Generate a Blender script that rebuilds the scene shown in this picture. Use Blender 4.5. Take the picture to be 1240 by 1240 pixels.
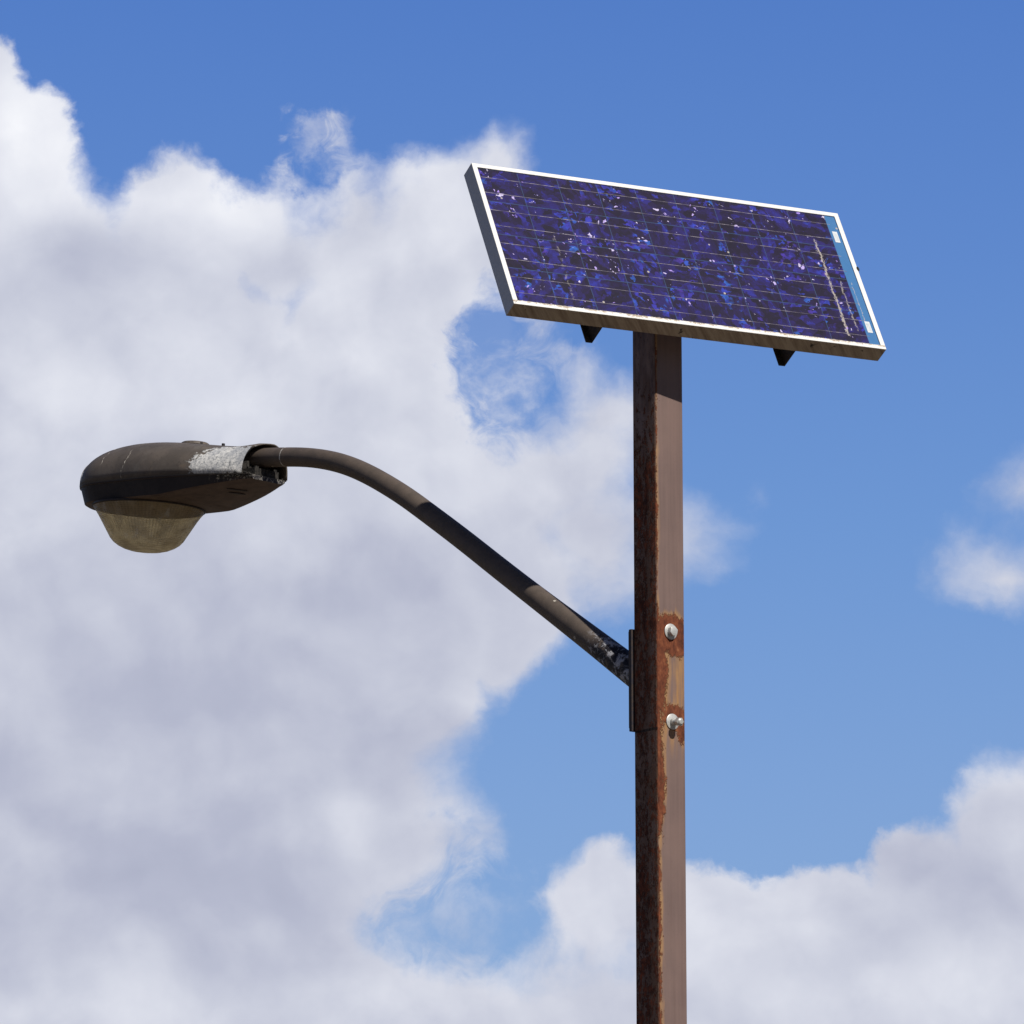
import bpy, bmesh, math, random
from mathutils import Vector, Matrix
random.seed(7)
R = math.radians
for o in list(bpy.data.objects): bpy.data.objects.remove(o)
SC = bpy.context.scene
COL = SC.collection

# ------------------------------------------------------------------ camera
PITCH = R(12); FPX = 5739.0
cam = bpy.data.cameras.new('camera'); camo = bpy.data.objects.new('camera', cam); COL.objects.link(camo)
CPOS = Vector((0, 0, 1.6))
camo.location = CPOS; camo.rotation_euler = (R(90) + PITCH, 0, 0)
cam.sensor_width = 36; cam.lens = 36 * FPX / 1240; cam.clip_start = .1; cam.clip_end = 20000
SC.camera = camo
FW = Vector((0, math.cos(PITCH), math.sin(PITCH))); UP = Vector((0, -math.sin(PITCH), math.cos(PITCH))); RT = Vector((1, 0, 0))

# ------------------------------------------------------------------ exposure, sun
SC.view_settings.view_transform = 'Standard'; SC.view_settings.look = 'None'
SC.view_settings.exposure = 0.0; SC.view_settings.gamma = 1
SUN_AZ, SUN_EL, SUN_W = 39.3, 43.5, 4.0
def azdir(az, el=0):          # azimuth measured from the -Y direction towards +X
    a, e = R(az), R(el)
    return Vector((math.sin(a) * math.cos(e), -math.cos(a) * math.cos(e), math.sin(e)))
S = azdir(SUN_AZ, SUN_EL)
sl = bpy.data.lights.new('sun', 'SUN'); sl.energy = SUN_W; sl.angle = R(.5); sl.color = (1, .95, .87)
so = bpy.data.objects.new('sun', sl); COL.objects.link(so); so.rotation_euler = S.to_track_quat('Z', 'Y').to_euler()

# ------------------------------------------------------------------ node helpers
class N:
    def __init__(s, tree): s.t = tree; s.L = tree.links
    def new(s, typ, **kw):
        n = s.t.nodes.new(typ)
        for k, v in kw.items(): setattr(n, k, v)
        return n
    def put(s, sock, v):
        if isinstance(v, bpy.types.NodeSocket): s.L.new(v, sock)
        elif v is not None:
            if sock.type == 'RGBA' and hasattr(v, '__len__') and len(v) == 3: v = (*v, 1)
            sock.default_value = v
    def m(s, op, a, b=None, c=None, clamp=False):
        n = s.new('ShaderNodeMath', operation=op, use_clamp=clamp)
        for i, v in enumerate((a, b, c)):
            if v is not None: s.put(n.inputs[i], v)
        return n.outputs[0]
    def add(s, a, b): return s.m('ADD', a, b)
    def sub(s, a, b): return s.m('SUBTRACT', a, b)
    def mul(s, a, b): return s.m('MULTIPLY', a, b)
    def vm(s, op, a, b=None, c=None):
        n = s.new('ShaderNodeVectorMath', operation=op)
        for i, v in enumerate((a, b, c)):
            if v is not None: s.put(n.inputs[i], v)
        return n.outputs['Value'] if op in ('LENGTH', 'DOT_PRODUCT', 'DISTANCE') else n.outputs[0]
    def scale(s, a, k):
        n = s.new('ShaderNodeVectorMath', operation='SCALE'); s.put(n.inputs[0], a); s.put(n.inputs['Scale'], k); return n.outputs[0]
    def xyz(s, x=0., y=0., z=0.):
        n = s.new('ShaderNodeCombineXYZ')
        for i, v in enumerate((x, y, z)): s.put(n.inputs[i], v)
        return n.outputs[0]
    def sep(s, v):
        n = s.new('ShaderNodeSeparateXYZ'); s.put(n.inputs[0], v); return n.outputs
    def step(s, v, a, b, lo=0., hi=1.):
        n = s.new('ShaderNodeMapRange', interpolation_type='SMOOTHSTEP')
        for i, x in enumerate((v, a, b, lo, hi)): s.put(n.inputs[i], x)
        return n.outputs[0]
    def noise(s, v, scale, detail=4., rough=.55, dist=0., col=False, lac=2.):
        n = s.new('ShaderNodeTexNoise'); s.put(n.inputs['Vector'], v)
        n.inputs['Scale'].default_value = scale; n.inputs['Detail'].default_value = detail
        n.inputs['Roughness'].default_value = rough; n.inputs['Distortion'].default_value = dist
        n.inputs['Lacunarity'].default_value = lac
        return n.outputs['Color' if col else 'Fac']
    def vor(s, v, scale, feature='F1', out='Color', rnd=1.):
        n = s.new('ShaderNodeTexVoronoi', feature=feature); s.put(n.inputs['Vector'], v)
        n.inputs['Scale'].default_value = scale; n.inputs['Randomness'].default_value = rnd
        return n.outputs[out]
    def mix(s, f, a, b):
        n = s.new('ShaderNodeMix', data_type='RGBA'); s.put(n.inputs[0], f); s.put(n.inputs[6], a); s.put(n.inputs[7], b); return n.outputs[2]
    def ramp(s, f, stops, interp='LINEAR'):
        n = s.new('ShaderNodeValToRGB'); s.put(n.inputs[0], f); r = n.color_ramp; r.interpolation = interp
        while len(r.elements) < len(stops): r.elements.new(.5)
        for e, (p, c) in zip(r.elements, stops): e.position = p; e.color = (*c, 1)
        return n.outputs[0]
    def obj(s): return s.new('ShaderNodeTexCoord').outputs['Object']

def mat(name):
    m = bpy.data.materials.new(name); m.use_nodes = True; t = m.node_tree; t.nodes.clear()
    n = N(t); b = n.new('ShaderNodeBsdfPrincipled'); o = n.new('ShaderNodeOutputMaterial'); t.links.new(b.outputs[0], o.inputs[0])
    n.bsdf = b; n.out = o; m['_'] = 0
    def setp(**kw):
        for k, v in kw.items(): n.put(b.inputs[k.replace('_', ' ')], v)
    def bump(h, dist=.001, st=1.):
        q = n.new('ShaderNodeBump'); n.put(q.inputs['Height'], h); q.inputs['Distance'].default_value = dist; q.inputs['Strength'].default_value = st
        n.L.new(q.outputs[0], b.inputs['Normal'])
    n.set = setp; n.bump = bump
    return m, n

# ------------------------------------------------------------------ world: sky with drifting cumulus
W = bpy.data.worlds.new('World'); SC.world = W; W.use_nodes = True
wt = W.node_tree; wt.nodes.clear(); w = N(wt)
bg = w.new('ShaderNodeBackground'); wo = w.new('ShaderNodeOutputWorld'); wt.links.new(bg.outputs[0], wo.inputs[0])
sky = w.new('ShaderNodeTexSky', sky_type='NISHITA'); sky.sun_disc = False
sky.sun_elevation = R(SUN_EL); sky.sun_rotation = R(180 - SUN_AZ); sky.altitude = 0; sky.air_density = 1.0; sky.dust_density = .3; sky.ozone_density = 3.0
d = w.new('ShaderNodeTexCoord').outputs['Generated']
dz = w.sep(d)[2]
# gnomonic map of the sky about one fixed compass bearing and height; cloud banks are laid out on it
dF = w.vm('DOT_PRODUCT', d, tuple(FW)); dR = w.vm('DOT_PRODUCT', d, tuple(RT)); dU = w.vm('DOT_PRODUCT', d, tuple(UP))
dFc = w.m('MAXIMUM', dF, .05)
K = FPX / 1240
u = w.m('MULTIPLY_ADD', w.m('DIVIDE', dR, dFc), K, .5)
v = w.m('MULTIPLY_ADD', w.m('DIVIDE', dU, dFc), -K, .5)
P = w.xyz(u, v, 0.)
w1 = w.scale(w.vm('SUBTRACT', w.noise(P, 5.0, 3, .5, col=True), (.5, .5, .5)), .07)
w2 = w.scale(w.vm('SUBTRACT', w.noise(P, 17.0, 5, .6, col=True), (.5, .5, .5)), .040)
Pw = w.vm('ADD', w.vm('ADD', P, w1), w2)
def blob(Pq, cx, cy, rx, ry):
    q = w.vm('MULTIPLY_ADD', Pq, (1240 / rx, 1240 / ry, 0), (-cx / rx, -cy / ry, 0))
    l = w.vm('LENGTH', q)
    return w.m('MULTIPLY', w.sub(1., l), min(rx, ry) / 1240)      # signed distance-like
def smax(vals, k=.02, op='SMOOTH_MAX'):
    r = vals[0]
    for x in vals[1:]: r = w.m(op, r, x, k)
    return r
CLOUD = [(-60, 250, 165, 175), (60, 330, 120, 130), (25, 190, 75, 90), (215, 290, 95, 105), (325, 300, 115, 96), (415, 275, 75, 66), (150, 420, 260, 160),
    (430, 310, 110, 100), (505, 290, 90, 100), (592, 232, 62, 70), (540, 260, 95, 90), (470, 420, 160, 160), (575, 320, 95, 100), (560, 400, 62, 95), (600, 375, 72, 85), (606, 455, 55, 80), (668, 462, 72, 60), (720, 495, 85, 62), (120, 640, 330, 260), (380, 640, 300, 260),
    (520, 570, 150, 140), (660, 570, 110, 120), (700, 545, 95, 100), (640, 520, 70, 62), (715, 640, 100, 135), (800, 635, 110, 80), (610, 700, 125, 130), (388, 216, 66, 64), (403, 174, 28, 44), (354, 186, 28, 42),
    (100, 1000, 420, 330), (330, 980, 240, 240), (575, 800, 75, 78), (470, 830, 130, 160), (500, 1030, 95, 95), (250, 1250, 420, 150), (690, 1290, 320, 165), (740, 1135, 85, 100),
    (860, 1160, 130, 115), (1010, 1165, 150, 120), (1050, 1195, 70, 60), (450, 1130, 60, 60), (1150, 1110, 130, 130), (1240, 1015, 105, 130), (1100, 1290, 300, 135), (1225, 685, 105, 68), (1250, 600, 72, 50), (905, 592, 22, 24), (-20, 100, 50, 60)]
HOLE = [(594, 425, 16, 40), (575, 1128, 50, 18), (376, 194, 10, 16), (632, 478, 24, 20)]
M = smax([blob(Pw, *c) for c in CLOUD], .018)
H = smax([blob(Pw, *c) for c in HOLE], .01)
M = w.m('SMOOTH_MIN', M, w.mul(H, -1.), .03)
inv = w.mul(w.step(w.m('ABSOLUTE', w.sub(u, .5)), .55, .75), 1.)
inv = w.m('MAXIMUM', inv, w.step(w.m('ABSOLUTE', w.sub(v, .5)), .55, .75))
inv = w.m('MAXIMUM', inv, w.step(dF, .5, .3))
# elsewhere in the sky: scattered cumulus on the direction itself
gen = w.mul(w.sub(w.noise(w.vm('MULTIPLY', d, (1, 1, 2.2)), 5., 7, .55), .53), .35)
mm = w.new('ShaderNodeMix', data_type='FLOAT'); w.put(mm.inputs[0], inv); w.put(mm.inputs[2], M); w.put(mm.inputs[3], gen); M = mm.outputs[0]
Pn = w.vm('ADD', P, w.scale(w1, 1.1))
fb = w.noise(Pn, 5.5, 5, .50); fb2 = w.noise(w.vm('ADD', Pn, (.016, -.026, 0)), 5.5, 5, .50)
fine = w.noise(Pw, 30.0, 6, .6)
D = w.add(M, w.add(w.mul(w.sub(fb, .5), .075), w.mul(w.sub(fine, .5), .03)))
soft = w.add(w.step(w.noise(P, 3.0, 2, .5), .40, .62, .016, .055), w.add(w.mul(w.step(u, .84, .92), w.step(v, .66, .58, 0., .03)), w.mul(w.mul(w.step(u, .44, .5), w.step(v, .30, .36)), w.step(v, .66, .5, 0., .02))))
Pz = w.vm('ADD', P, w.scale(w.vm('SUBTRACT', w.noise(P, 14.0, 6, .65, col=True), (.5, .5, .5)), .16))
def zone(cx, cy, rx, ry): return w.step(w.vm('LENGTH', w.vm('MULTIPLY_ADD', Pz, (1240 / rx, 1240 / ry, 0), (-cx / rx, -cy / ry, 0))), 1.2, .3)
wisp = w.m('MAXIMUM', zone(600, 450, 105, 110), w.m('MAXIMUM', zone(560, 1090, 130, 90), zone(375, 185, 60, 60)))
wn_ = w.noise(w.vm('ADD', P, w.scale(w1, 1.5)), 20.0, 6, .62, 1.2)
D = w.add(D, w.mul(wisp, w.mul(w.sub(wn_, .47), .13)))
soft = w.add(soft, w.mul(wisp, .035))
alpha = w.m('DIVIDE', w.add(D, .006), soft, clamp=True)
alpha = w.step(alpha, 0., 1.)
veil = w.m('MAXIMUM', zone(590, 405, 78, 120), w.m('MAXIMUM', w.mul(zone(1052, 1175, 90, 50), 1.3), w.m('MAXIMUM', w.mul(zone(520, 1110, 120, 60), .5), w.mul(zone(385, 190, 40, 45), .6))))
veil = w.mul(veil, w.step(w.noise(w.vm('ADD', P, w.scale(w1, 1.2)), 11.0, 6, .62), .36, .62, .10, .86))
alpha = w.m('MAXIMUM', alpha, veil)
# light and dark masses inside the clouds
BR = [(20, 170, 150, 120, .38), (250, 240, 130, 80, .34), (560, 220, 130, 70, .22), (400, 200, 60, 60, .1), (70, 480, 130, 90, .10), (420, 380, 150, 120, .14), (300, 480, 220, 120, .1),
      (560, 480, 130, 130, .12), (430, 990, 45, 50, .16), (130, 1215, 150, 45, .16), (860, 1130, 160, 80, .16), (620, 1190, 220, 60, .12), (1150, 1200, 100, 50, .14), (700, 1110, 60, 60, .12),
      (130, 290, 150, 50, -.16), (370, 300, 90, 40, -.10), (90, 340, 90, 60, -.06), (250, 880, 370, 240, -.20), (440, 700, 120, 80, -.08), (120, 1090, 260, 130, -.20), (350, 1130, 140, 80, -.16),
      (640, 790, 90, 90, .0), (1130, 1060, 170, 120, -.17), (1180, 690, 90, 60, -.05), (180, 700, 190, 60, -.05), (30, 900, 160, 120, -.06), (480, 900, 90, 90, -.12), (780, 640, 120, 90, -.04)]
shade = None
Pb = w.vm('ADD', P, w.scale(w1, 1.2))
for cx, cy, rx, ry, a in BR:
    if a == 0: continue
    g = w.vm('LENGTH', w.vm('MULTIPLY_ADD', Pb, (1240 / rx, 1240 / ry, 0), (-cx / rx, -cy / ry, 0)))
    g = w.step(g, 1.35, 0., 0., a)
    shade = g if shade is None else w.add(shade, g)
Pb2 = w.vm('ADD', w.vm('ADD', P, w.scale(w1, 1.1)), w2)
emb = w.add(w.mul(w.sub(fb, fb2), .85), w.mul(w.sub(fine, .5), .07))
big = w.mul(w.sub(w.noise(P, 3.6, 5, .5), .5), .18)
edge = w.mul(w.step(D, .05, .0), .06)
def bil(Q):
    n_v = w.new('ShaderNodeTexVoronoi', feature='SMOOTH_F1', voronoi_dimensions='2D'); w.put(n_v.inputs['Vector'], Q); n_v.inputs['Scale'].default_value = 10.
    return n_v.outputs['Distance']
Pv = w.vm('ADD', P, w.scale(w.vm('SUBTRACT', w.noise(P, 9.0, 5, .6, col=True), (.5, .5, .5)), .10))
bl_ = w.mul(w.sub(bil(w.vm('ADD', Pv, (.014, -.022, 0))), bil(Pv)), .22)
lob = blob(Pb2, 465, 760, 108, 120); lob2 = blob(Pb2, 330, 690, 62, 40)
shade = w.add(shade, w.add(w.mul(w.step(lob, -.004, .02), -.075), w.mul(w.step(lob2, -.004, .02), .05)))
shade = w.add(shade, bl_)
val = w.add(w.add(w.add(w.add(shade, .505), emb), big), edge)
ccol = w.ramp(val, [(0., (.40, .425, .55)), (.25, (.465, .49, .615)), (.5, (.595, .62, .725)), (.75, (.76, .78, .86)), (1., (.95, .96, 1.))])
# clear blue: physical sky graded to this day's blue; unseen heights darkened to cut fill
blue = w.ramp(w.m('DIVIDE', dz, 1.0), [(0., (.33, .50, .72)), (.09, (.250, .412, .70)), (.15, (.205, .362, .69)), (.205, (.152, .31, .67)), (.26, (.112, .250, .63)), (.315, (.082, .205, .59)), (.45, (.035, .09, .30)), (1., (.02, .05, .17))])
skyc = w.new('ShaderNodeMix', data_type='RGBA'); 
skyn = w.scale(sky.outputs[0], .08)
skyc.inputs[0].default_value = .9; w.put(skyc.inputs[6], skyn); w.put(skyc.inputs[7], blue)
al = w.mul(w.mul(alpha, w.step(dz, -.02, .02)), w.step(dz, .62, .42, .25, 1.))  # clouds thinned overhead too, for less ambient fill
fin = w.mix(al, skyc.outputs[2], ccol)
fin = w.scale(fin, w.step(dF, .80, .55, 1., .42))     # unseen sky away from this bank, dimmed to lower the ambient fill
below = w.step(dz, -.03, .0)
fin = w.mix(below, (.10, .09, .07), fin)
wt.links.new(fin, bg.inputs[0]); bg.inputs[1].default_value = 1.0
W.cycles.sampling_method = 'MANUAL'; W.cycles.sample_map_resolution = 1024

# ------------------------------------------------------------------ mesh helpers
def link(name, bm, material, parent=None, smooth=False, label=None):
    me = bpy.data.meshes.new(name); bmesh.ops.recalc_face_normals(bm, faces=bm.faces); bm.to_mesh(me); bm.free()
    if material: me.materials.append(material)
    if smooth:
        for p in me.polygons: p.use_smooth = True
    o = bpy.data.objects.new(name, me); COL.objects.link(o)
    if parent: o.parent = parent
    if label: o['label'] = label
    return o
def autosmooth(o, deg=35):
    me = o.data
    for p in me.polygons: p.use_smooth = True
    bm = bmesh.new(); bm.from_mesh(me)
    for e in bm.edges:
        if len(e.link_faces) == 2 and e.calc_face_angle(0) > R(deg): e.smooth = False
    bm.to_mesh(me); bm.free()
def box(bm, M4, lo, hi):
    c = [bm.verts.new(M4 @ Vector((x, y, z))) for x in (lo[0], hi[0]) for y in (lo[1], hi[1]) for z in (lo[2], hi[2])]
    for f in ((0,1,3,2),(4,6,7,5),(0,4,5,1),(2,3,7,6),(0,2,6,4),(1,5,7,3)): bm.faces.new([c[i] for i in f])
    return c
def bevel(bm, w_, seg=2, edges=None):
    bmesh.ops.bevel(bm, geom=edges or bm.edges[:], offset=w_, segments=seg, affect='EDGES', profile=.5)
def prism(bm, M4, pts, z0, z1):
    a = [bm.verts.new(M4 @ Vector((x, y, z0))) for x, y in pts]; b = [bm.verts.new(M4 @ Vector((x, y, z1))) for x, y in pts]
    n = len(pts); bm.faces.new(a[::-1]); bm.faces.new(b)
    for i in range(n): bm.faces.new([a[i], a[(i+1) % n], b[(i+1) % n], b[i]])
def lathe(bm, M4, prof, seg=48, cap0=True, cap1=True):
    rings = [[bm.verts.new(M4 @ Vector((r*math.cos(2*math.pi*i/seg), r*math.sin(2*math.pi*i/seg), z))) for i in range(seg)] for r, z in prof]
    for a, b in zip(rings, rings[1:]):
        for i in range(seg): bm.faces.new([a[i], a[(i+1) % seg], b[(i+1) % seg], b[i]])
    if cap0: bm.faces.new(rings[0][::-1])
    if cap1: bm.faces.new(rings[-1])
def frame_m(o, x, y, z):
    m_ = Matrix.Identity(4)
    for i, q in enumerate((x, y, z)): m_.col[i][:3] = q
    m_.col[3][:3] = o; return m_
def ray(px, py): return FW + RT * ((px - 620) / FPX) + UP * ((620 - py) / FPX)

# ------------------------------------------------------------------ panel pose and pole position (real sizes in metres)
PW, PH, PD = 1.2, .5188, .0505
Rm = Matrix.Rotation(R(27.9), 3, 'Z') @ Matrix.Rotation(R(-27.8), 3, 'X') @ Matrix.Rotation(R(-.65), 3, 'Y')
E1 = Rm @ Vector((1, 0, 0)); E2 = Rm @ Vector((0, 0, 1)); EN = Rm @ Vector((0, -1, 0))
PC = CPOS + FW * 13.32 + RT * .475 + UP * .717
YAW, ARMAZ, PWID, OFF = 38.0, 46.5, .101, .093
nh = Vector((EN.x, EN.y, 0)).normalized()
ypos = (PC - nh * OFF).y
dd = ray(796, 440); AX = CPOS + dd * (ypos / dd.y)
BASE = Vector((AX.x, AX.y, 0))
FN = azdir(YAW); FT = Vector((math.cos(R(YAW)), math.sin(R(YAW)), 0))      # right face: outward normal, horizontal tangent
def zpole(py):      # height on the pole's lit face that the photograph shows at this row
    d_ = ray(798, py); t = (AX.y - PWID * .4) / d_.y; return CPOS.z + d_.z * t

root = bpy.data.objects.new('street_lamp', None); COL.objects.link(root); root.location = BASE
root['label'] = 'rusty steel street lamp with curved arm and a tilted blue solar panel on top'; root['category'] = 'street lamp'
def loc(p): return p - BASE

# ------------------------------------------------------------------ materials
Z1, Z2, ZP0, ZP1 = zpole(765), zpole(873), zpole(882), zpole(758)
def rusty_post():
    m_, n = mat('weathered_post_paint'); p = n.obj(); x, y, z = n.sep(p)
    h = PWID / 2
    sx = n.add(x, h)                              # across the lit face from the near corner
    onR = n.step(y, -h + .004, -h + .0005)           # 1 on the lit face
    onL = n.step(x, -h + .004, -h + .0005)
    nz = n.noise(n.vm('MULTIPLY', p, (1, 1, .55)), 70, 6, .68); nl = n.noise(p, 9, 3, .5); nm = n.noise(n.vm('MULTIPLY', p, (1, 1, .4)), 22, 4, .6)
    stk = n.noise(n.vm('MULTIPLY', p, (1, 1, .055)), 85, 3, .5)
    strip = n.sub(n.step(z, Z1 + .18, Z1 - .1, .50, .95), n.mul(sx, n.step(z, Z1 + .1, Z1 - .05, 36., 27.)))      # corner strip, broader around the bolts
    strip = n.sub(strip, n.step(z, Z2 - .16, Z2 - .35, 0., .32))
    strip = n.add(strip, n.step(z, Z1 + .08, Z1 + .2, .0, .17))
    strip = n.add(strip, n.step(z, Z2 - .3, Z2 - .4, 0., .12))
    def spot(zc, sc, rs, rz, k):
        q = n.vm('LENGTH', n.xyz(n.m('DIVIDE', n.sub(sx, sc), rs), n.m('DIVIDE', n.sub(z, zc), rz), 0.)); return n.mul(n.step(q, 1.6, .2), k)
    s1 = n.m('MAXIMUM', spot(Z1 - .01, .052, .075, .062, 1.15), spot(Z2 + .012, .062, .045, .045, .95))
    s1 = n.m('MAXIMUM', s1, spot(Z2 - .03, .09, .025, .05, .8))
    s1 = n.m('MAXIMUM', s1, spot((Z1 + Z2) / 2, .0, .045, .16, .95))
    s1 = n.m('MAXIMUM', s1, spot(Z2 - .15, .0, .034, .25, .85))
    f = n.mul(n.m('MAXIMUM', strip, s1), onR)
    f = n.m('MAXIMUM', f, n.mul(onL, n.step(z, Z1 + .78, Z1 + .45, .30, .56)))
    ft = n.add(f, n.add(n.mul(n.sub(nz, .5), 1.25), n.add(n.mul(n.sub(nl, .5), .35), n.mul(n.sub(n.noise(p, 200, 4, .7), .5), .55))))
    spots = n.step(n.vor(p, 60, out='Distance'), .16, .07)
    spots = n.mul(n.mul(spots, n.step(n.vor(p, 60), .86, .9)), n.step(f, .02, .25))
    rust = n.m('MAXIMUM', n.step(ft, .48, .62), n.mul(spots, .9))
    halo = n.step(n.add(f, n.add(n.mul(n.sub(nm, .5), .9), n.mul(n.sub(stk, .5), .7))), .20, .66)
    mid = n.mul(n.mul(n.step(z, Z2 - .12, Z2 - .02), n.step(z, Z1 - .02, Z1 - .05)), n.step(n.add(stk, n.mul(n.sub(nm, .5), .5)), .30, .68))
    halo = n.m('MAXIMUM', n.mul(halo, .9), n.mul(n.mul(mid, onR), .95))
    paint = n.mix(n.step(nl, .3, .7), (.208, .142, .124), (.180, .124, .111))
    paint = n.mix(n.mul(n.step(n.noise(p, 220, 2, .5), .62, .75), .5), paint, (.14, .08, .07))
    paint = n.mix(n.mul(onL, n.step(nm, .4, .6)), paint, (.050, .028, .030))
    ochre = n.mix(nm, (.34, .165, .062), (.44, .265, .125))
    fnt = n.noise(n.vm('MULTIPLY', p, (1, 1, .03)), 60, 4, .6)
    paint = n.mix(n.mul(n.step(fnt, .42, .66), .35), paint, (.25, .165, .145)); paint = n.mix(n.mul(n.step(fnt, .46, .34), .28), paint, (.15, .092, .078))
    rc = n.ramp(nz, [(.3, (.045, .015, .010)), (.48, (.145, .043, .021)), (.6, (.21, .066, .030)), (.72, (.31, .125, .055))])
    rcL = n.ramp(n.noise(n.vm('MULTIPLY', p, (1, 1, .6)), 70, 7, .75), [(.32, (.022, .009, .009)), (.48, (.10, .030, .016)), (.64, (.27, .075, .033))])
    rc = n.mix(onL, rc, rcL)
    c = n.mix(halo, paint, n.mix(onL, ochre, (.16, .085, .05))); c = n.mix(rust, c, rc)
    wh = n.mul(n.step(n.vor(p, 45, out='Distance'), .075, .04), n.step(n.vor(p, 45), .88, .9))
    c = n.mix(n.mul(wh, n.step(z, Z2 - .1, Z2 - .3)), c, (.7, .62, .58))
    line = n.mul(n.mul(n.step(n.m('ABSOLUTE', n.sub(z, ZP0 - .004)), .005, .002), onL), .8)
    c = n.mix(line, c, (.01, .006, .006))
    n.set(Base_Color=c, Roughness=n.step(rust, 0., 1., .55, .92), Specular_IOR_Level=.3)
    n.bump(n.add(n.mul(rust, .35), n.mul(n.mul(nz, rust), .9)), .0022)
    return m_
def galv():
    m_, n = mat('galvanised_steel'); p = n.obj()
    c = n.mix(n.noise(p, 90, 4, .6), (.40, .40, .38), (.72, .72, .69)); n.set(Base_Color=c, Metallic=.25, Roughness=.42)
    n.bump(n.noise(p, 200, 3), .0004); return m_
def plain(name, c1, c2, sc=40, rough=.6, metal=0., bump=.0005, thr=(.4, .6), spec=.4):
    m_, n = mat(name); p = n.obj(); q = n.noise(p, sc, 6, .65)
    n.set(Base_Color=n.mix(n.step(q, *thr), c1, c2), Roughness=rough, Metallic=metal, Specular_IOR_Level=spec); n.bump(n.noise(p, sc * 4, 4, .6), bump); return m_
M_post = rusty_post(); M_galv = galv()
M_black = plain('black_steel', (.018, .015, .016), (.035, .026, .024), 60, .6)
M_rail = plain('dark_rusted_angle_iron', (.022, .018, .016), (.055, .038, .025), 45, .75)
M_plate = plain('brown_plate', (.05, .035, .03), (.03, .026, .035), 60, .6)

def alu():
    m_, n = mat('aluminium_frame'); p = n.obj(); x, y, z = n.sep(p)       # panel object space: x along width, y up the slope, z normal
    front = n.step(z, -.003, -.001)
    grime = n.noise(n.vm('MULTIPLY', p, (1, 1, 1)), 130, 5, .7); big = n.noise(p, 12, 4, .6)
    low = n.step(y, -PH / 2 + .017, -PH / 2 + .011)
    dirtlip = n.mul(n.mul(low, front), n.step(n.add(n.add(grime, n.mul(big, 1.0)), n.step(y, -PH / 2 + .002, -PH / 2 + .014, -.12, .14)), 1.0, 1.18))
    c = n.mix(n.mul(n.step(big, .35, .7), .25), (.83, .82, .80), (.70, .67, .62))
    c = n.mix(dirtlip, c, (.42, .34, .25))
    lowlip = n.mul(low, n.sub(1., front))
    stq = n.noise(n.vm('MULTIPLY', n.vm('ADD', p, n.xyz(n.mul(z, .9), 0., 0.)), (1, .2, .12)), 42, 5, .65)
    under = n.ramp(stq, [(.3, (.25, .185, .135)), (.45, (.37, .295, .225)), (.58, (.50, .42, .33)), (.72, (.30, .225, .165))])
    under = n.mix(n.step(n.noise(p, 30, 3, .6), .64, .72), under, (.025, .018, .014))
    c = n.mix(lowlip, c, under)
    side = n.step(x, -PW / 2 + .003, -PW / 2 + .001); side = n.mul(side, n.sub(1., front))
    c = n.mix(side, c, n.mix(n.noise(p, 60, 4), (.42, .43, .45), (.52, .53, .55)))
    n.set(Base_Color=c, Metallic=.25, Roughness=.5); n.bump(n.add(n.mul(grime, .5), n.mul(lowlip, stq)), .0006); return m_
M_alu = alu()

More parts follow.
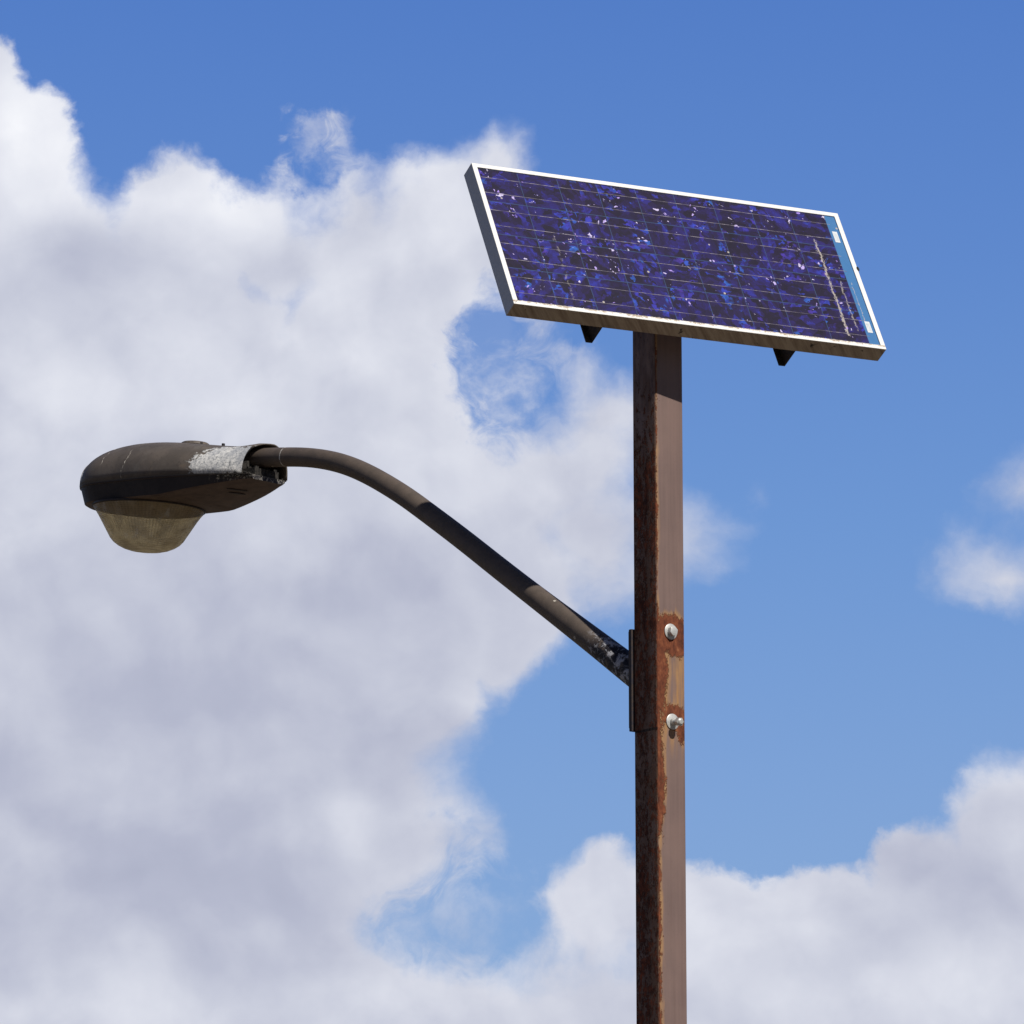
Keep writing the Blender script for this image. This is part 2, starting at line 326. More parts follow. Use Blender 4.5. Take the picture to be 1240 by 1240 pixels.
IX0, IX1, IY0, IY1 = -PW/2 + .015, PW/2 - .015, -PH/2 + .014, PH/2 - .014
CW, CH = (1.136) / 9, (IY1 - IY0) / 4
def cells():
    m_, n = mat('polycrystalline_cells'); p = n.obj(); x, y, z = n.sep(p)
    cx = n.m('DIVIDE', n.sub(x, IX0), CW); cy = n.m('DIVIDE', n.sub(y, IY0), CH)
    fx = n.m('FRACT', cx); fy = n.m('FRACT', cy); ix = n.m('FLOOR', cx); iy = n.m('FLOOR', cy)
    cid = n.xyz(ix, iy, 0.)
    wn = n.new('ShaderNodeTexWhiteNoise', noise_dimensions='3D'); n.put(wn.inputs['Vector'], cid); rnd = wn.outputs['Color']; rv = wn.outputs['Value']
    pc = n.vm('ADD', p, n.scale(rnd, 3.))          # every wafer has its own crystal pattern
    warp = n.scale(n.vm('SUBTRACT', n.noise(pc, 48, 2, .5, col=True), (.5, .5, .5)), .022)
    q = n.vm('ADD', pc, warp)
    rt_ = n.new('ShaderNodeVectorRotate', rotation_type='Z_AXIS'); n.put(rt_.inputs['Vector'], q); n.put(rt_.inputs['Angle'], n.mul(n.sep(rnd)[0], 6.28))
    q1 = n.vm('MULTIPLY', rt_.outputs[0], (1., .62, 1))
    q2 = n.vm('MULTIPLY', n.vm('ADD', rt_.outputs[0], n.scale(n.vm('SUBTRACT', n.vor(rt_.outputs[0], 90), (.5, .5, .5)), .005)), (1., .55, 1))
    ca = n.vor(q1, 38); cb = n.vor(q2, 80); cc = n.vor(q2, 118)
    a = n.sep(ca)[0]; b = n.sep(cb)[1]; c3 = n.sep(cc)[0]
    cl = n.noise(pc, 13, 3, .6)                    # clusters
    # base: dark violet to navy
    t = n.add(n.mul(a, .55), n.add(n.mul(b, .3), n.mul(c3, .15)))
    base = n.ramp(t, [(0., (.004, .0015, .010)), (.3, (.009, .004, .024)), (.52, (.014, .007, .055)), (.74, (.018, .012, .125)), (1., (.026, .036, .30))])
    tint = n.mix(rv, (.8, .72, 1.1), (1.05, 1.0, 1.2)); mt = n.new('ShaderNodeMix', data_type='RGBA', blend_type='MULTIPLY'); mt.inputs[0].default_value = 1; n.put(mt.inputs[6], base); n.put(mt.inputs[7], tint); base = mt.outputs[2]
    bl = n.mul(n.step(n.add(b, n.mul(n.sub(cl, .5), 2.2)), .88, 1.10), .85)
    hue = n.sep(cb)[2]
    blue_ = n.ramp(hue, [(0., (.07, .03, .33)), (.3, (.045, .04, .48)), (.7, (.03, .065, .56)), (1., (.03, .16, .64))])
    base = n.mix(bl, base, n.mix(c3, n.scale(blue_, .55), blue_))
    glint = n.step(n.add(n.sep(cc)[1], n.mul(n.sub(n.noise(pc, 22, 3, .6), .5), 2.0)), 1.17, 1.20)
    base = n.mix(n.mul(glint, .9), base, n.mix(c3, (.42, .28, .85), (.85, .80, 1.0)))  # crystal glints painted into the base colour as pale flakes
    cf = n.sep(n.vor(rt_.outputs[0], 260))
    glint2 = n.step(n.add(cf[0], n.mul(n.sub(n.noise(pc, 30, 3, .6), .5), 1.2)), 1.13, 1.17)
    base = n.mix(n.mul(glint2, .75), base, n.mix(cf[1], (.20, .16, .72), (.80, .74, .98)))  # finer glints, likewise put into the base colour
    # gaps between wafers
    gx = n.m('MINIMUM', fx, n.sub(1., fx)); gy = n.m('MINIMUM', fy, n.sub(1., fy))
    gap = n.m('MAXIMUM', n.step(n.mul(gx, CW), .0012, .0007), n.step(n.mul(gy, CH), .0014, .0008))
    gapc = n.mix(n.noise(p, 25, 3), (.03, .08, .20), (.07, .15, .27))
    base = n.mix(n.mul(gap, .6), base, gapc)
    # backing strip on the right and thin rim
    strip = n.step(x, IX0 + 9 * CW - .0005, IX0 + 9 * CW + .0005)
    stc = n.mix(n.noise(p, 40, 4), (.045, .17, .40), (.06, .21, .46))
    base = n.mix(strip, base, stc)
    # droppings and dried dirt
    def streak(xc, y0, y1, wd, k, sl_=0.):
        dx = n.m('ABSOLUTE', n.sub(n.sub(x, n.mul(y, sl_)), n.add(n.mul(n.sub(n.noise(n.xyz(0., y, xc), 16, 3), .5), .02), xc)))
        on = n.mul(n.step(y, y0, y0 + .04), n.step(y, y1, y1 - .04))
        g = n.sub(on, n.m('DIVIDE', dx, wd))
        return n.mul(n.step(n.add(g, n.mul(n.sub(n.noise(n.vm('MULTIPLY', p, (1.2, .5, 1)), 210, 3, .7), .5), 2.2)), .62, .95), k)
    dr = streak(.488, -.25, .17, .0125, .8)
    dr = n.m('MAXIMUM', dr, streak(.525, -.22, .02, .008, .5)); dr = n.m('MAXIMUM', dr, n.mul(streak(-.40, -.25, .05, .011, .30), n.step(n.noise(p, 60, 3), .45, .6))); dr = n.m('MAXIMUM', dr, streak(IX0 + 9 * CW + .012, -.2, .02, .005, .55))
    rim = n.mul(n.step(n.add(n.sub(y, IY0), n.mul(n.sub(n.noise(p, 90, 4, .7), .5), .012)), .004, .0015), .75)
    dots = n.mul(n.step(n.vor(p, 17, out='Distance'), .075, .05), n.step(n.sep(n.vor(p, 17))[0], .62, .64))
    d_ = n.m('MAXIMUM', n.m('MAXIMUM', dr, rim), n.mul(dots, .9))
    base = n.mix(d_, base, (.52, .47, .42))
    base = n.mix(n.mul(n.noise(p, 7, 5, .6), .018), base, (.35, .30, .28))
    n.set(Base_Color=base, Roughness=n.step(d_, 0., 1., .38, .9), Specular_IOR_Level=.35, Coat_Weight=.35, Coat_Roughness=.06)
    return m_
M_cells = cells()
M_bus = plain('tinned_ribbon', (.22, .20, .26), (.46, .42, .46), 60, .4, .3, .0002)

def label_mat():
    m_, n = mat('printed_sticker'); p = n.obj(); x, y, z = n.sep(p)
    ln = n.step(n.m('FRACT', n.mul(y, 300)), .45, .55)
    inx = n.step(n.m('ABSOLUTE', x), .0065, .006); iny = n.step(n.m('ABSOLUTE', y), .016, .015)
    k = n.mul(n.mul(n.mul(ln, inx), iny), n.step(n.noise(n.vm('MULTIPLY', p, (1, .3, 1)), 600, 2), .42, .5))
    n.set(Base_Color=n.mix(n.mul(k, .55), (.72, .76, .78), (.20, .25, .30)), Roughness=.5); return m_
M_label = label_mat()

def arm_mat(P0, dir0, P1, dir1, PS):
    m_, n = mat('dark_brown_arm_paint'); p = n.obj()
    a = n.noise(p, 30, 5, .65)
    c = n.mix(n.step(a, .35, .65), (.10, .080, .066), (.125, .098, .080))
    ch = n.mul(n.step(n.vor(p, 26, out='Distance'), .16, .10), n.step(n.sep(n.vor(p, 26))[0], .80, .82))
    c = n.mix(n.mul(ch, .7), c, (.055, .03, .022))
    wh = n.mul(n.step(n.vor(n.vm('ADD', p, (3., 0, 0)), 15, out='Distance'), .085, .05), n.step(n.sep(n.vor(n.vm('ADD', p, (3., 0, 0)), 15))[0], .50, .52))
    c = n.mix(n.mul(wh, n.step(n.noise(p, 260, 3), .4, .5)), c, (.62, .58, .50))
    for q0, dr_, wd in ((P0, dir0, .0022), (P1, dir1, .0016)):
        dist = n.m('ABSOLUTE', n.add(n.vm('DOT_PRODUCT', n.vm('SUBTRACT', p, tuple(q0)), tuple(dr_)), n.mul(n.sub(n.noise(p, 45, 3), .5), .006)))
        near = n.step(n.vm('LENGTH', n.vm('SUBTRACT', p, tuple(q0))), .08, .05)
        k = n.mul(n.mul(n.step(dist, wd, wd * .4), near), n.step(n.noise(p, 120, 3, .6), .38, .5))
        c = n.mix(k, c, (.62, .60, .56))
    dp = n.vm('LENGTH', n.vm('SUBTRACT', p, tuple(PS)))
    sc = n.noise(n.vm('ADD', p, n.scale(n.noise(p, 18, 3, col=True), .08)), 38, 6, .72)
    k = n.mul(n.step(dp, .17, .09), n.step(sc, .51, .62))
    c = n.mix(n.mul(n.step(dp, .135, .085), n.step(n.noise(n.vm('ADD', p, (2., 0., 0.)), 24, 4, .6), .38, .46)), c, (.018, .016, .020))
    c = n.mix(n.mul(k, .85), c, (.50, .50, .53))
    n.set(Base_Color=c, Roughness=.55, Specular_IOR_Level=.35); n.bump(n.add(a, n.mul(k, .5)), .0008); return m_

# ------------------------------------------------------------------ ground
gm, g = mat('ground_grass'); gp = g.obj()
g.set(Base_Color=g.mix(g.noise(gp, .6, 8, .65), (.13, .108, .078), (.19, .15, .105)), Roughness=.95)
g.bump(g.noise(gp, 6, 8, .7), .05)
bm = bmesh.new(); NG = 40
gv = [[bm.verts.new(((i / NG - .5) * 6000 * (abs(i / NG - .5) * 2 + .02), (j / NG - .5) * 6000 * (abs(j / NG - .5) * 2 + .02), 0)) for j in range(NG + 1)] for i in range(NG + 1)]
for i in range(NG):
    for j in range(NG): bm.faces.new([gv[i][j], gv[i+1][j], gv[i+1][j+1], gv[i][j+1]])
go = link('ground', bm, gm); go['kind'] = 'structure'

# ------------------------------------------------------------------ post
ZTOP = PC.z - .10
bm = bmesh.new(); h = PWID / 2
box(bm, Matrix.Identity(4), (-h, -h, 0), (h, h, ZTOP))
bevel(bm, .0055, 4, [e for e in bm.edges if abs(e.verts[0].co.z - e.verts[1].co.z) > 1])
post = link('post', bm, M_post, root); post.rotation_euler = (0, 0, R(YAW)); autosmooth(post, 30)
PM = frame_m((0, 0, 0), FT, -FN, Vector((0, 0, 1)))      # root space <- post space (x across the lit face, y inwards)

# mounting plate behind the post
bm = bmesh.new(); box(bm, Matrix.Identity(4), (-h - .0075, h + .0005, ZP0), (h + .006, h + .0125, ZP1)); bevel(bm, .0012, 2)
pl = link('mounting_plate', bm, M_plate, root); pl.rotation_euler = (0, 0, R(YAW))
bm = bmesh.new(); box(bm, Matrix.Identity(4), (-h - .0035, h + .0127, ZP0 + .01), (h + .006, h + .019, ZP1 - .004)); bevel(bm, .0012, 2)
o = link('backing_strip', bm, M_black, pl)

# two through bolts
def hexpts(r, ph=0): return [(r * math.cos(math.pi / 3 * i + ph), r * math.sin(math.pi / 3 * i + ph)) for i in range(6)]
for zc, sx_, long_ in ((Z1, .049, False), (Z2 - .002, .053, True)):
    o_ = Vector((-h + sx_, -h, zc))
    Mx = PM @ frame_m(o_, Vector((1, 0, 0)), Vector((0, 0, 1)), Vector((0, -1, 0)))
    bm = bmesh.new()
    prism(bm, Mx, hexpts(.0145 if not long_ else .0105, .3), .0035, .017 if not long_ else .010)
    bevel(bm, .0012, 2)
    if long_:
        tilt = Matrix.Rotation(R(7), 4, 'X')
        lathe(bm, Mx @ tilt, [(.0105, .0036), (.0105, .0125), (.0088, .0128)] + [(.0088 + (.0006 if k % 2 else -.0004), .013 + k * .0013) for k in range(20)] + [(.006, .0405)], 20)
        prism(bm, Mx @ tilt, hexpts(.0125, .1), .0255, .0355)
    b = link('bolt', bm, M_galv, root); autosmooth(b, 35)
    bm = bmesh.new(); lathe(bm, Mx, [(.021, .0005), (.0222, .0012), (.0222, .0028), (.021, .0036)], 40)
    wsh = link('washer', bm, M_galv, b); autosmooth(wsh, 40)

# ------------------------------------------------------------------ arm
AD = -azdir(ARMAZ); APN = Vector((-AD.y, AD.x, 0))
def arm_pt(px, py):
    d_ = ray(px, py); t = ((AX - CPOS).dot(APN)) / d_.dot(APN); return CPOS + d_ * t
arm_px = [(776, 820.5, 17.9), (760.6, 808.6, 17.4), (715.4, 773.5, 15.7), (650, 723.5, 14.0), (600, 684.5, 13.4), (560, 652.6, 13.1), (508, 613.5, 12.8), (483, 596, 12.6),
          (448, 575.3, 12.3), (415.4, 561.5, 12.1), (381.6, 554.6, 11.9), (347.7, 553.3, 11.8), (307, 555.0, 11.8), (285, 556.5, 11.8)]
cps = [loc(arm_pt(a, b_)) for a, b_, _ in arm_px]; rads = [r * (arm_pt(a, b_) - CPOS).dot(FW) / FPX for a, b_, r in arm_px]
def catmull(ps, n=8):
    out = []
    for i in range(len(ps) - 1):
        p0, p1, p2, p3 = ps[max(i-1, 0)], ps[i], ps[i+1], ps[min(i+2, len(ps)-1)]
        for k in range(n):
            t = k / n; out.append(.5 * ((2*p1) + (p2-p0)*t + (2*p0-5*p1+4*p2-p3)*t*t + (3*p1-p0-3*p2+p3)*t*t*t))
    return out + [ps[-1]]
path = catmull(cps); rr = [x[0] for x in catmull([Vector((r, 0, 0)) for r in rads])]
def smooth_path(p, k=6):
    for _ in range(k): p = [p[0]] + [(p[i-1] + p[i]*2 + p[i+1]) / 4 for i in range(1, len(p)-1)] + [p[-1]]
    return p
path = smooth_path(path, 14)
bm = bmesh.new(); SG = 36; prev = None; ringsv = []
for i, p_ in enumerate(path):
    tg = (path[min(i+1, len(path)-1)] - path[max(i-1, 0)]).normalized(); sd = APN; nn = tg.cross(sd).normalized()
    ringsv.append([bm.verts.new(p_ + (sd * math.cos(2*math.pi*k/SG) + nn * math.sin(2*math.pi*k/SG)) * rr[i]) for k in range(SG)])
for a, b_ in zip(ringsv, ringsv[1:]):
    for k in range(SG): bm.faces.new([a[k], a[(k+1) % SG], b_[(k+1) % SG], b_[k]])
bm.faces.new(ringsv[0][::-1]); bm.faces.new(ringsv[-1])
def near_t(px, py):
    q = loc(arm_pt(px, py)); i = min(range(1, len(path)-1), key=lambda k: (path[k]-q).length); return path[i], (path[i+1]-path[i-1]).normalized()
a0, t0 = near_t(346, 554); a1, t1 = near_t(309, 555); aS, _ = near_t(752, 803)
M_arm = arm_mat(a0, t0, a1, t1, aS)
arm = link('arm', bm, M_arm, root); autosmooth(arm, 50)

# ------------------------------------------------------------------ lamp head
LO = arm_pt(325, 577.5)                                            # tail, on the joint plane of the two housings
TI = R(4.4)
LX = (AD * math.cos(TI) + Vector((0, 0, 1)) * math.sin(TI)).normalized(); LY = Vector((-APN.x, -APN.y, 0)); LY = LY if LY.y < 0 else -LY
LZ = LX.cross(LY); LZ = LZ if LZ.z > 0 else -LZ
LM = frame_m(loc(LO), LX, LY, LZ)                                  # x towards the tip, y towards the near side, z up
LL = .762
def halfw(a):
    wdt = .074 + (.186 - .074) * (1 - (1 - min(max(a, 0) / .42, 1)) ** 2)
    e = LL - a; r = .186
    if e < r: wdt = min(wdt, r * (max(0, 1 - ((r - e) / r) ** 2.3)) ** .5)
    return wdt
def toph(a):
    t = min(max(a / .5, 0), 1); base = .094 + .043 * t * t * (3 - 2*t)
    e = (LL - a) / .27
    if e < 1: base *= (max(0, 1 - (1 - e) ** 2.3)) ** .5
    return base
def housing_mat():
    m_, n = mat('weathered_housing_paint'); p = n.obj(); x, y, z = n.sep(p)
    big = n.noise(p, 11, 5, .6); fine_ = n.noise(p, 90, 5, .7); med = n.noise(p, 28, 4, .6)
    c = n.mix(n.step(big, .35, .65), (.098, .083, .071), (.136, .113, .095))
    c = n.mix(n.mul(n.step(med, .55, .72), n.step(x, .45, .25, 0., .65)), c, (.17, .13, .095))
    c = n.mix(n.mul(n.step(fine_, .55, .70), .45), c, (.045, .035, .03))
    c = n.mix(n.mul(n.step(n.noise(n.vm('ADD', p, (5., 1., 0.)), 17, 6, .7), .5, .68), .5), c, (.155, .140, .120))
    # bare aluminium where the paint has flaked near the tail
    q = n.vm('LENGTH', n.xyz(n.m('DIVIDE', n.sub(x, .085), .104), n.m('DIVIDE', n.sub(z, .030), .060), 0.))
    grad = n.noise(n.vm('MULTIPLY', p, (1., 1., .4)), 16, 3, .5)
    patch = n.mul(n.step(n.add(q, n.mul(n.sub(n.noise(p, 60, 5, .65), .5), 1.3)), 1.10, 1.0), n.step(y, .02, .03))
    bare = n.ramp(n.noise(p, 130, 8, .78), [(.34, (.07, .07, .075)), (.42, (.34, .35, .36)), (.5, (.62, .62, .61)), (.62, (.86, .84, .80))])
    bare = n.mix(n.step(grad, .42, .6, .0, .7), bare, (.27, .29, .33))
    c = n.mix(patch, c, bare)
    # cracks and light drips across the crown
    def crack(xc, y0, y1, wd):
        dx = n.m('ABSOLUTE', n.add(n.sub(x, xc), n.mul(n.sub(n.noise(p, 22, 4), .5), .05)))
        return n.mul(n.mul(n.step(dx, wd, wd * .3), n.step(fine_, .47, .56)), n.mul(n.step(y, y0, y0 + .01), n.step(y, y1, y1 - .01)))
    k = n.m('MAXIMUM', crack(.575, .02, .18, .0025), crack(.46, .05, .19, .0015)); k = n.m('MAXIMUM', k, crack(.40, -.02, .10, .0018)); k = n.m('MAXIMUM', k, crack(.715, .0, .16, .0012))
    c = n.mix(k, c, (.70, .64, .55))
    n.set(Base_Color=c, Roughness=n.step(patch, 0., 1., .6, .75), Metallic=0., Specular_IOR_Level=.35); n.bump(n.add(n.mul(fine_, .5), n.mul(patch, n.noise(p, 170, 6, .75))), .0012); return m_
M_house = housing_mat()
# upper housing: loft of domed sections, open at the tail
bm = bmesh.new(); rings = []; NA, NT = 46, 30
for i in range(NA + 1):
    s_ = i / NA; a = LL * (1 - (1 - s_) ** 1.6) if s_ > 0 else 0
    a = min(a, LL - .0012)
    ring = []
    for k in range(NT + 1):
        th = math.pi * k / NT; ct, st = math.cos(th), math.sin(th)
        yy = halfw(a) * (abs(ct) ** .86) * (1 if ct > 0 else -1); zz = toph(a) * st ** .80 if st > 1e-6 else 0
        bulge = .010 * math.exp(-((a - .02) / .05) ** 2) * st ** 4
        aa = a + (.042 * max(0, yy / .07) if i == 0 else 0) * (1 if a < .03 else 0) - (.006 if i == 0 and yy < 0 else 0)
        ring.append(bm.verts.new((aa, yy, zz + bulge)))
    rings.append(ring)
for a, b_ in zip(rings, rings[1:]):
    for k in range(NT): bm.faces.new([a[k], a[k+1], b_[k+1], b_[k]])
bm.faces.new([*rings[-1]])
head = link('lamp_head', bm, M_house, root); head.matrix_local = LM; autosmooth(head, 50)
md = head.modifiers.new('wall', 'SOLIDIFY'); md.thickness = .004; md.offset = -1
# lower housing: skirt with flat bottom round the lens, ramp up to the tail
def outline(ins=0., n=40, a0=0.):
    pts = []
    for i in range(n + 1):
        s_ = i / n; a = a0 + (LL - a0 - ins) * (1 - (1 - s_) ** 1.8); pts.append((a, max(halfw(min(a + 0*ins, LL - 1e-4)) - ins, .0)))
    return [(a, w_) for a, w_ in pts] + [(a, -w_) for a, w_ in reversed(pts[:-1])]
def depth(a):
    t = min(max((a - .02) / .30, 0), 1); return .014 + .044 * t ** .95
M_skirt = plain('dark_lower_housing', (.022, .020, .024), (.034, .030, .034), 25, .5)
def lower_mat():
    m_, n = mat('lower_housing_paint'); p = n.obj(); x, y, z = n.sep(p)
    ge = n.new('ShaderNodeNewGeometry'); dn = n.vm('DOT_PRODUCT', ge.outputs['True Normal'], (0, 0, -1.))
    bot = n.step(dn, .5, .7)
    c1 = n.mix(n.step(n.noise(p, 20, 5, .6), .35, .65), (.022, .021, .027), (.032, .029, .034))
    c2 = n.mix(n.step(n.noise(p, 26, 5, .6), .35, .65), (.085, .057, .047), (.125, .087, .070))
    spk = n.mul(n.step(n.vor(p, 40, out='Distance'), .2, .12), n.step(n.sep(n.vor(p, 40))[0], .7, .72))
    c2 = n.mix(spk, c2, (.03, .02, .018))
    c = n.mix(bot, c1, c2)
    lich = n.mul(n.mul(n.step(x, .14, .10), n.step(n.noise(p, 120, 5, .75), .52, .60)), n.step(z, -.028, -.012))
    c = n.mix(n.mul(lich, n.sub(1., bot)), c, (.36, .34, .30))
    c = n.mix(n.mul(n.step(z, -.006, -.002), .5), c, (.14, .13, .12))
    n.set(Base_Color=c, Roughness=.6, Specular_IOR_Level=.3); n.bump(n.noise(p, 90, 4), .0008); return m_
M_lower = lower_mat()
bm = bmesh.new()
O1 = outline(-.0); n_ = len(O1)
draft = lambda a, y_, dz_: (a - (.010 if a > LL - .2 else 0) * dz_ * ((a - LL + .2) / .2), y_ * (1 - .13 * dz_))
levels = []
for f_, outw in ((0, .0030), (.12, .0030), (.125, -.001), (.93, -.001), (1., -.006)):
    lv = []
    for a, y_ in O1:
        dpt = depth(a); yy = (abs(y_) + (outw if abs(y_) > .01 else 0)) * (1 if y_ >= 0 else -1); aa, yy = draft(a, yy, f_)
        aa += outw * (1 if a > LL - .05 else 0)
        lv.append(bm.verts.new((aa, yy, -.001 - dpt * f_)))
    levels.append(lv)
for a, b_ in zip(levels, levels[1:]):
    for i in range(n_):
        bm.faces.new([a[i], a[(i+1) % n_], b_[(i+1) % n_], b_[i]])
# caps triangulated as strips across the width
for lv in (levels[0], levels[-1]):
    nn_ = len(lv); 
    for i in range((nn_ - 1) // 2):
        A_, B_, C_, D_ = lv[i], lv[i+1], lv[nn_ - 2 - i], lv[nn_ - 1 - i]
        vs = []
        for q in (A_, B_, C_, D_):
            if q not in vs: vs.append(q)
        if len(vs) > 2: bm.faces.new(vs)
low = link('lower_housing', bm, M_lower, head, label='dark skirt and brown hinged underside of the lamp head'); autosmooth(low, 32)

# finger slots of the underside door
bm = bmesh.new()
sl_ang = -math.atan2(.044, .30)
for (a_, y_, ln, wd) in ((.125, .010, .075, .010), (.155, -.018, .060, .009)):
    zc = -.001 - depth(a_) - .0006
    Mx = Matrix.Translation((a_, y_, zc)) @ Matrix.Rotation(-sl_ang, 4, 'Y') @ Matrix.Rotation(R(78), 4, 'Z')
    pts = [(math.cos(t) * ln / 2, math.sin(t) * wd / 2) for t in [2*math.pi*i/20 for i in range(20)]]
    prism(bm, Mx, pts, -.002, .0045)
link('latch', bm, M_black, head)
# grip clamp, bolts and dirt inside the open tail
M_dark = plain('clamp_dirt', (.012, .011, .011), (.05, .045, .04), 90, .9, 0, .002)
bm = bmesh.new()
box(bm, Matrix.Identity(4), (.008, -.050, .001), (.075, .050, .022)); box(bm, Matrix.Identity(4), (.06, -.060, .001), (.09, .062, .075))
for a_, y_ in ((.018, .036), (.018, -.040), (.05, .036)): prism(bm, Matrix.Translation((a_, y_, 0)), hexpts(.008), .001, .029)
for i in range(120):
    a_ = random.uniform(-.004, .10); y_ = (halfw(a_) - .002) * random.choice((1, 1, 1, random.uniform(-1, 1))); r_ = random.uniform(.0015, .005)
    if a_ > .03 and y_ < .05: continue
    bmesh.ops.create_icosphere(bm, subdivisions=1, radius=r_, matrix=Matrix.Translation((a_, y_, random.uniform(-.010, .004))) @ Matrix.Scale(random.uniform(.5, 1), 4))
cl_ = link('tube_clamp', bm, M_dark, head)
# lens
def lens_mat():
    m_, n = mat('dirty_prismatic_glass'); p = n.obj(); x, y, z = n.sep(p)
    an = n.m('ARCTAN2', y, x)
    rib = n.m('SINE', n.mul(an, 90.)); rib2 = n.m('SINE', n.mul(z, 1250.))
    patt = n.add(n.mul(rib, .5), n.mul(rib2, .5))
    big = n.noise(p, 13, 4, .6); med = n.noise(n.vm('MULTIPLY', p, (1, 1, .45)), 34, 5, .65)
    c = n.mix(n.step(big, .35, .65), (.52, .43, .29), (.74, .65, .49))
    c = n.mix(n.mul(n.step(med, .54, .70), .8), c, (.95, .94, .9))
    c = n.mix(n.mul(n.step(patt, .1, .6), .30), c, (.12, .09, .045))
    c = n.mix(n.mul(n.step(n.vor(p, 55, out='Distance'), .12, .07), n.step(n.sep(n.vor(p, 55))[0], .8, .82)), c, (.05, .04, .03))
    n.set(Base_Color=c, Roughness=.34, Specular_IOR_Level=.4, Transmission_Weight=.12, IOR=1.45)
    tr = n.new('ShaderNodeBsdfTranslucent'); n.put(tr.inputs[0], (.75, .62, .38)); mx = n.new('ShaderNodeMixShader'); mx.inputs[0].default_value = .45
    n.L.new(n.bsdf.outputs[0], mx.inputs[1]); n.L.new(tr.outputs[0], mx.inputs[2])
    tp = n.new('ShaderNodeBsdfTransparent'); n.put(tp.inputs[0], (.95, .83, .58)); m2 = n.new('ShaderNodeMixShader')
    n.put(m2.inputs[0], n.mul(n.step(n.add(patt, n.mul(n.sub(med, .5), 1.5)), -.8, 1., .50, .24), n.step(n.noise(p, 19, 4, .6), .68, .42, .45, 1.)))
    n.L.new(mx.outputs[0], m2.inputs[1]); n.L.new(tp.outputs[0], m2.inputs[2]); n.L.new(m2.outputs[0], n.out.inputs[0])
    n.bump(patt, .0012, .8); return m_
LCX = .535
prof = [(r_ * 1.095, z_ * 1.10) for r_, z_ in [(.158, 0.), (.1575, -.006), (.150, -.015), (.140, -.030), (.131, -.045), (.121, -.062), (.112, -.077), (.105, -.089), (.095, -.100), (.082, -.109), (.066, -.1165), (.048, -.1215), (.028, -.1245), (.010, -.1255)]]
bm = bmesh.new(); lathe(bm, Matrix.Identity(4), prof, 160, cap0=False)
ln_ = link('lens', bm, lens_mat(), head, label='dirty yellowed prismatic glass bowl under the lamp head'); ln_.location = (LCX, 0, -.0595); autosmooth(ln_, 60)
bm = bmesh.new(); lathe(bm, Matrix.Identity(4), [(.177, .002), (.177, -.003), (.173, -.005)], 120, cap1=False)
o = link('lens_gasket', bm, M_black, head); o.location = (LCX, 0, -.0595)
# photocell cap, top ribs and screws
bm = bmesh.new(); Mx = Matrix.Translation((.34, 0, toph(.34) - .003)); lathe(bm, Mx, [(.045, 0), (.043, .006), (.038, .009)], 40)
o = link('socket_cap', bm, M_house, head); autosmooth(o, 40)
for a_, y_ in ((.30, .012), (.19, .02), (.52, -.01), (.44, .0)):
    bm = bmesh.new(); prism(bm, Matrix.Translation((a_, y_, toph(a_) - .004)), hexpts(.0055), 0, .011 if a_ < .4 else .0075); bevel(bm, .0008, 1); link('screw', bm, M_black, head)
bm = bmesh.new()      # band over the crown near the tip
for a_ in (.69,):
    pr = None
    for k in range(31):
        th = math.pi * k / 30; ct, st = math.cos(th), math.sin(th); vs = []
        for da, lift in ((-.003, .0008), (-.002, .0028), (.002, .0028), (.003, .0008)):
            hw, hh = halfw(a_ + da) + lift, toph(a_ + da) + lift
            vs.append(bm.verts.new((a_ + da, hw * abs(ct) ** .86 * (1 if ct > 0 else -1), hh * max(st, 0) ** .80)))
        if pr:
            for q in range(3): bm.faces.new([pr[q], pr[q+1], vs[q+1], vs[q]])
        pr = vs
o = link('seam_band', bm, M_house, head)

# ------------------------------------------------------------------ solar panel
QM = frame_m(loc(PC), E1, E2, EN)
bm = bmesh.new(); box(bm, Matrix.Identity(4), (IX0 - .004, IY0 - .004, -.008), (IX1 + .004, IY1 + .004, -.0035))
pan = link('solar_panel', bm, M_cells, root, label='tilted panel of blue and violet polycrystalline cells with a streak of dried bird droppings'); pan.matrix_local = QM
bm = bmesh.new()      # frame with lip, side walls and rear return flange
def bar(x0, y0, x1, y1, z0, z1): box(bm, Matrix.Identity(4), (x0, y0, z0), (x1, y1, z1))
hx, hy = PW / 2, PH / 2
def ringbar(x_out, y_out, x_in, y_in, z0, z1):
    vs = []
    for (X, Y) in ((x_out, y_out), (x_in, y_in)):
        for z_ in (z0, z1): vs.append([bm.verts.new((sx_ * X, sy_ * Y, z_)) for sx_, sy_ in ((-1, -1), (1, -1), (1, 1), (-1, 1))])
    o0, o1, i0, i1 = vs
    for k in range(4):
        l = (k + 1) % 4
        for a, b_ in ((o0, o1), (i0, i1), (o0, i0), (o1, i1)): bm.faces.new([a[k], a[l], b_[l], b_[k]])
ringbar(hx, hy, hx - .015, hy - .014, -.0032, 0)
bevel(bm, .0009, 2)
ringbar(hx - .0004, hy - .0004, hx - .003, hy - .003, -PD, -.0033)
ringbar(hx - .0006, hy - .0006, hx - .030, hy - .030, -PD - .0022, -PD + .0001)
fr = link('panel_frame', bm, M_alu, pan)
bm = bmesh.new(); box(bm, Matrix.Identity(4), (IX0, IY0, -.0115), (IX1, IY1, -.0085))
link('backsheet', bm, plain('white_backsheet', (.55, .55, .53), (.48, .47, .44), 10, .7), pan)
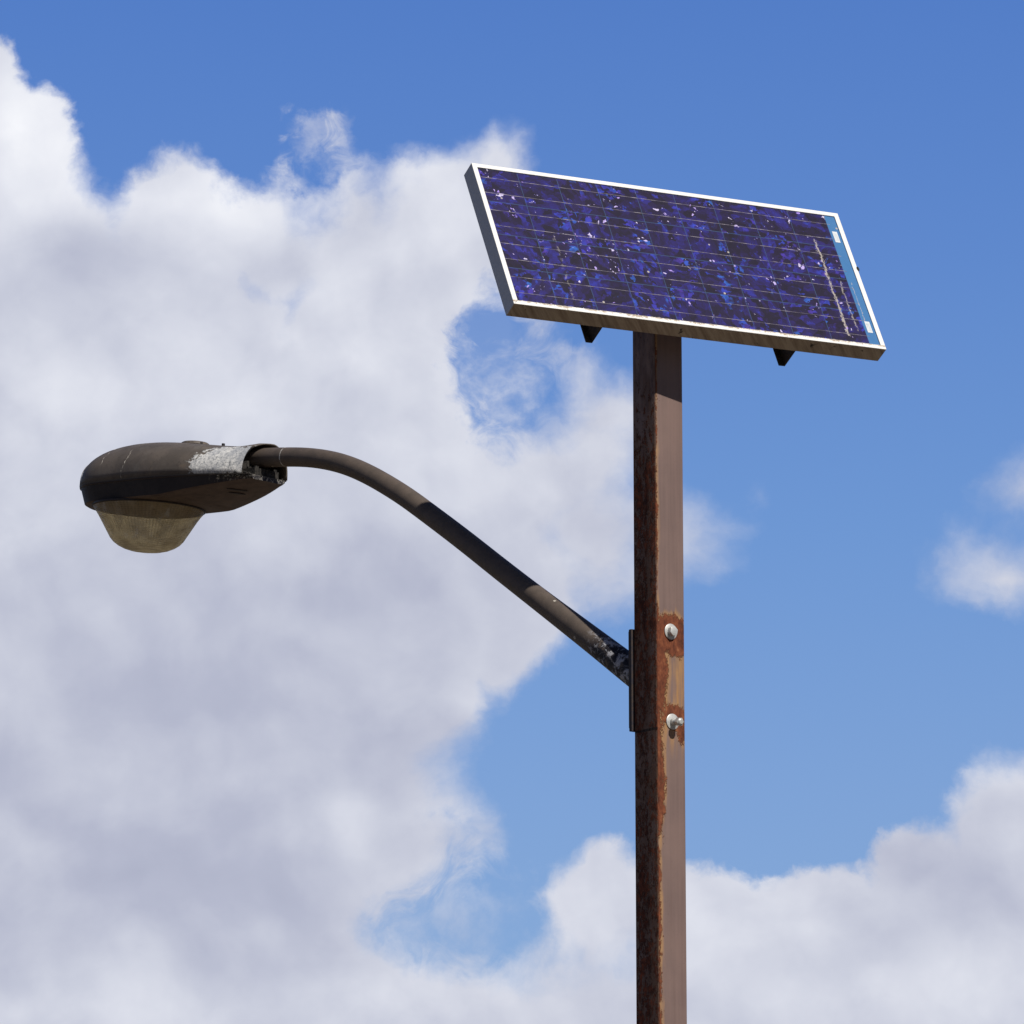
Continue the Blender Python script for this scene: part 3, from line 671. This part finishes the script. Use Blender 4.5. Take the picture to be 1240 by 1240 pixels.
for r_ in range(4):
    for fr_ in (.265, .735):
        y_ = IY0 + CH * (r_ + fr_); bm = bmesh.new()
        prev = None; n2 = 60
        for i in range(n2 + 1):
            x_ = IX0 + .002 + (9 * CW - .004) * i / n2 + (.012 if i == n2 else 0); w_ = .00068 + random.uniform(-.0002, .0003); dy = random.uniform(-.0003, .0003)
            vs = [bm.verts.new((x_, y_ + dy - w_, -.0034)), bm.verts.new((x_, y_ + dy, -.0030)), bm.verts.new((x_, y_ + dy + w_, -.0034))]
            if prev: bm.faces.new([prev[0], vs[0], vs[1], prev[1]]); bm.faces.new([prev[1], vs[1], vs[2], prev[2]])
            prev = vs
        link('busbar', bm, M_bus, pan)
for yy, h_ in ((.165, .021), (-.178, .021)):
    bm = bmesh.new(); box(bm, Matrix.Identity(4), (-.0085, -h_, 0), (.0085, h_, .0006)); bevel(bm, .0003, 1)
    if yy < 0:
        lathe(bm, Matrix.Translation((0, .012, 0)), [(.0045, .0005), (.0045, .0010), (.003, .0010), (.003, .0005)], 20, False, False)
    s_ = link('sticker', bm, M_label, pan); s_.location = (IX0 + 9 * CW + .0165, yy, -.0034)
# rails down the back
RD = .068
for fx_ in (.252, .772):
    x_ = -hx + PW * fx_; bm = bmesh.new()
    box(bm, Matrix.Identity(4), (x_ - .004, -hy + .001, -PD - .0025 - RD), (x_, hy - .03, -PD - .0025))
    box(bm, Matrix.Identity(4), (x_ - .021, -hy + .001, -PD - .0025 - RD), (x_ - .0042, hy - .03, -PD - .0025 - RD + .004))
    box(bm, Matrix.Identity(4), (x_ - .021, -hy + .001, -PD - .0068), (x_ - .0042, hy - .03, -PD - .0026))
    bevel(bm, .0005, 1)
    rl = link('support_rail', bm, M_rail, pan)
    bm = bmesh.new(); prism(bm, Matrix.Translation((x_ - .012, -hy + .03, -PD + .001)), hexpts(.007), 0, .008); link('screw', bm, M_galv, pan)
# cross beam on the post top (behind the panel) and cap
lt = QM.inverted() @ Vector((0, 0, ZTOP))
bm = bmesh.new(); box(bm, Matrix.Identity(4), (-hx + PW * .252 + .001, lt.y + .012, -PD - .06), (-hx + PW * .772 - .022, lt.y + .062, -PD - .010)); bevel(bm, .002, 2)
link('cross_beam', bm, M_rail, pan)
bm = bmesh.new(); box(bm, Matrix.Identity(4), (-h - .004, -h - .004, ZTOP + .0005), (h + .004, h + .004, ZTOP + .006)); bevel(bm, .001, 1)
o = link('post_cap', bm, M_black, root); o.rotation_euler = (0, 0, R(YAW))
# a dead fly-sized tuft of dirt on the right frame edge
bm = bmesh.new(); bmesh.ops.create_icosphere(bm, subdivisions=2, radius=.006, matrix=Matrix.Translation((hx + .001, .045, -.001)) @ Matrix.Diagonal((.8, 1.5, .7, 1)))
link('dirt_clump', bm, M_dark, pan)
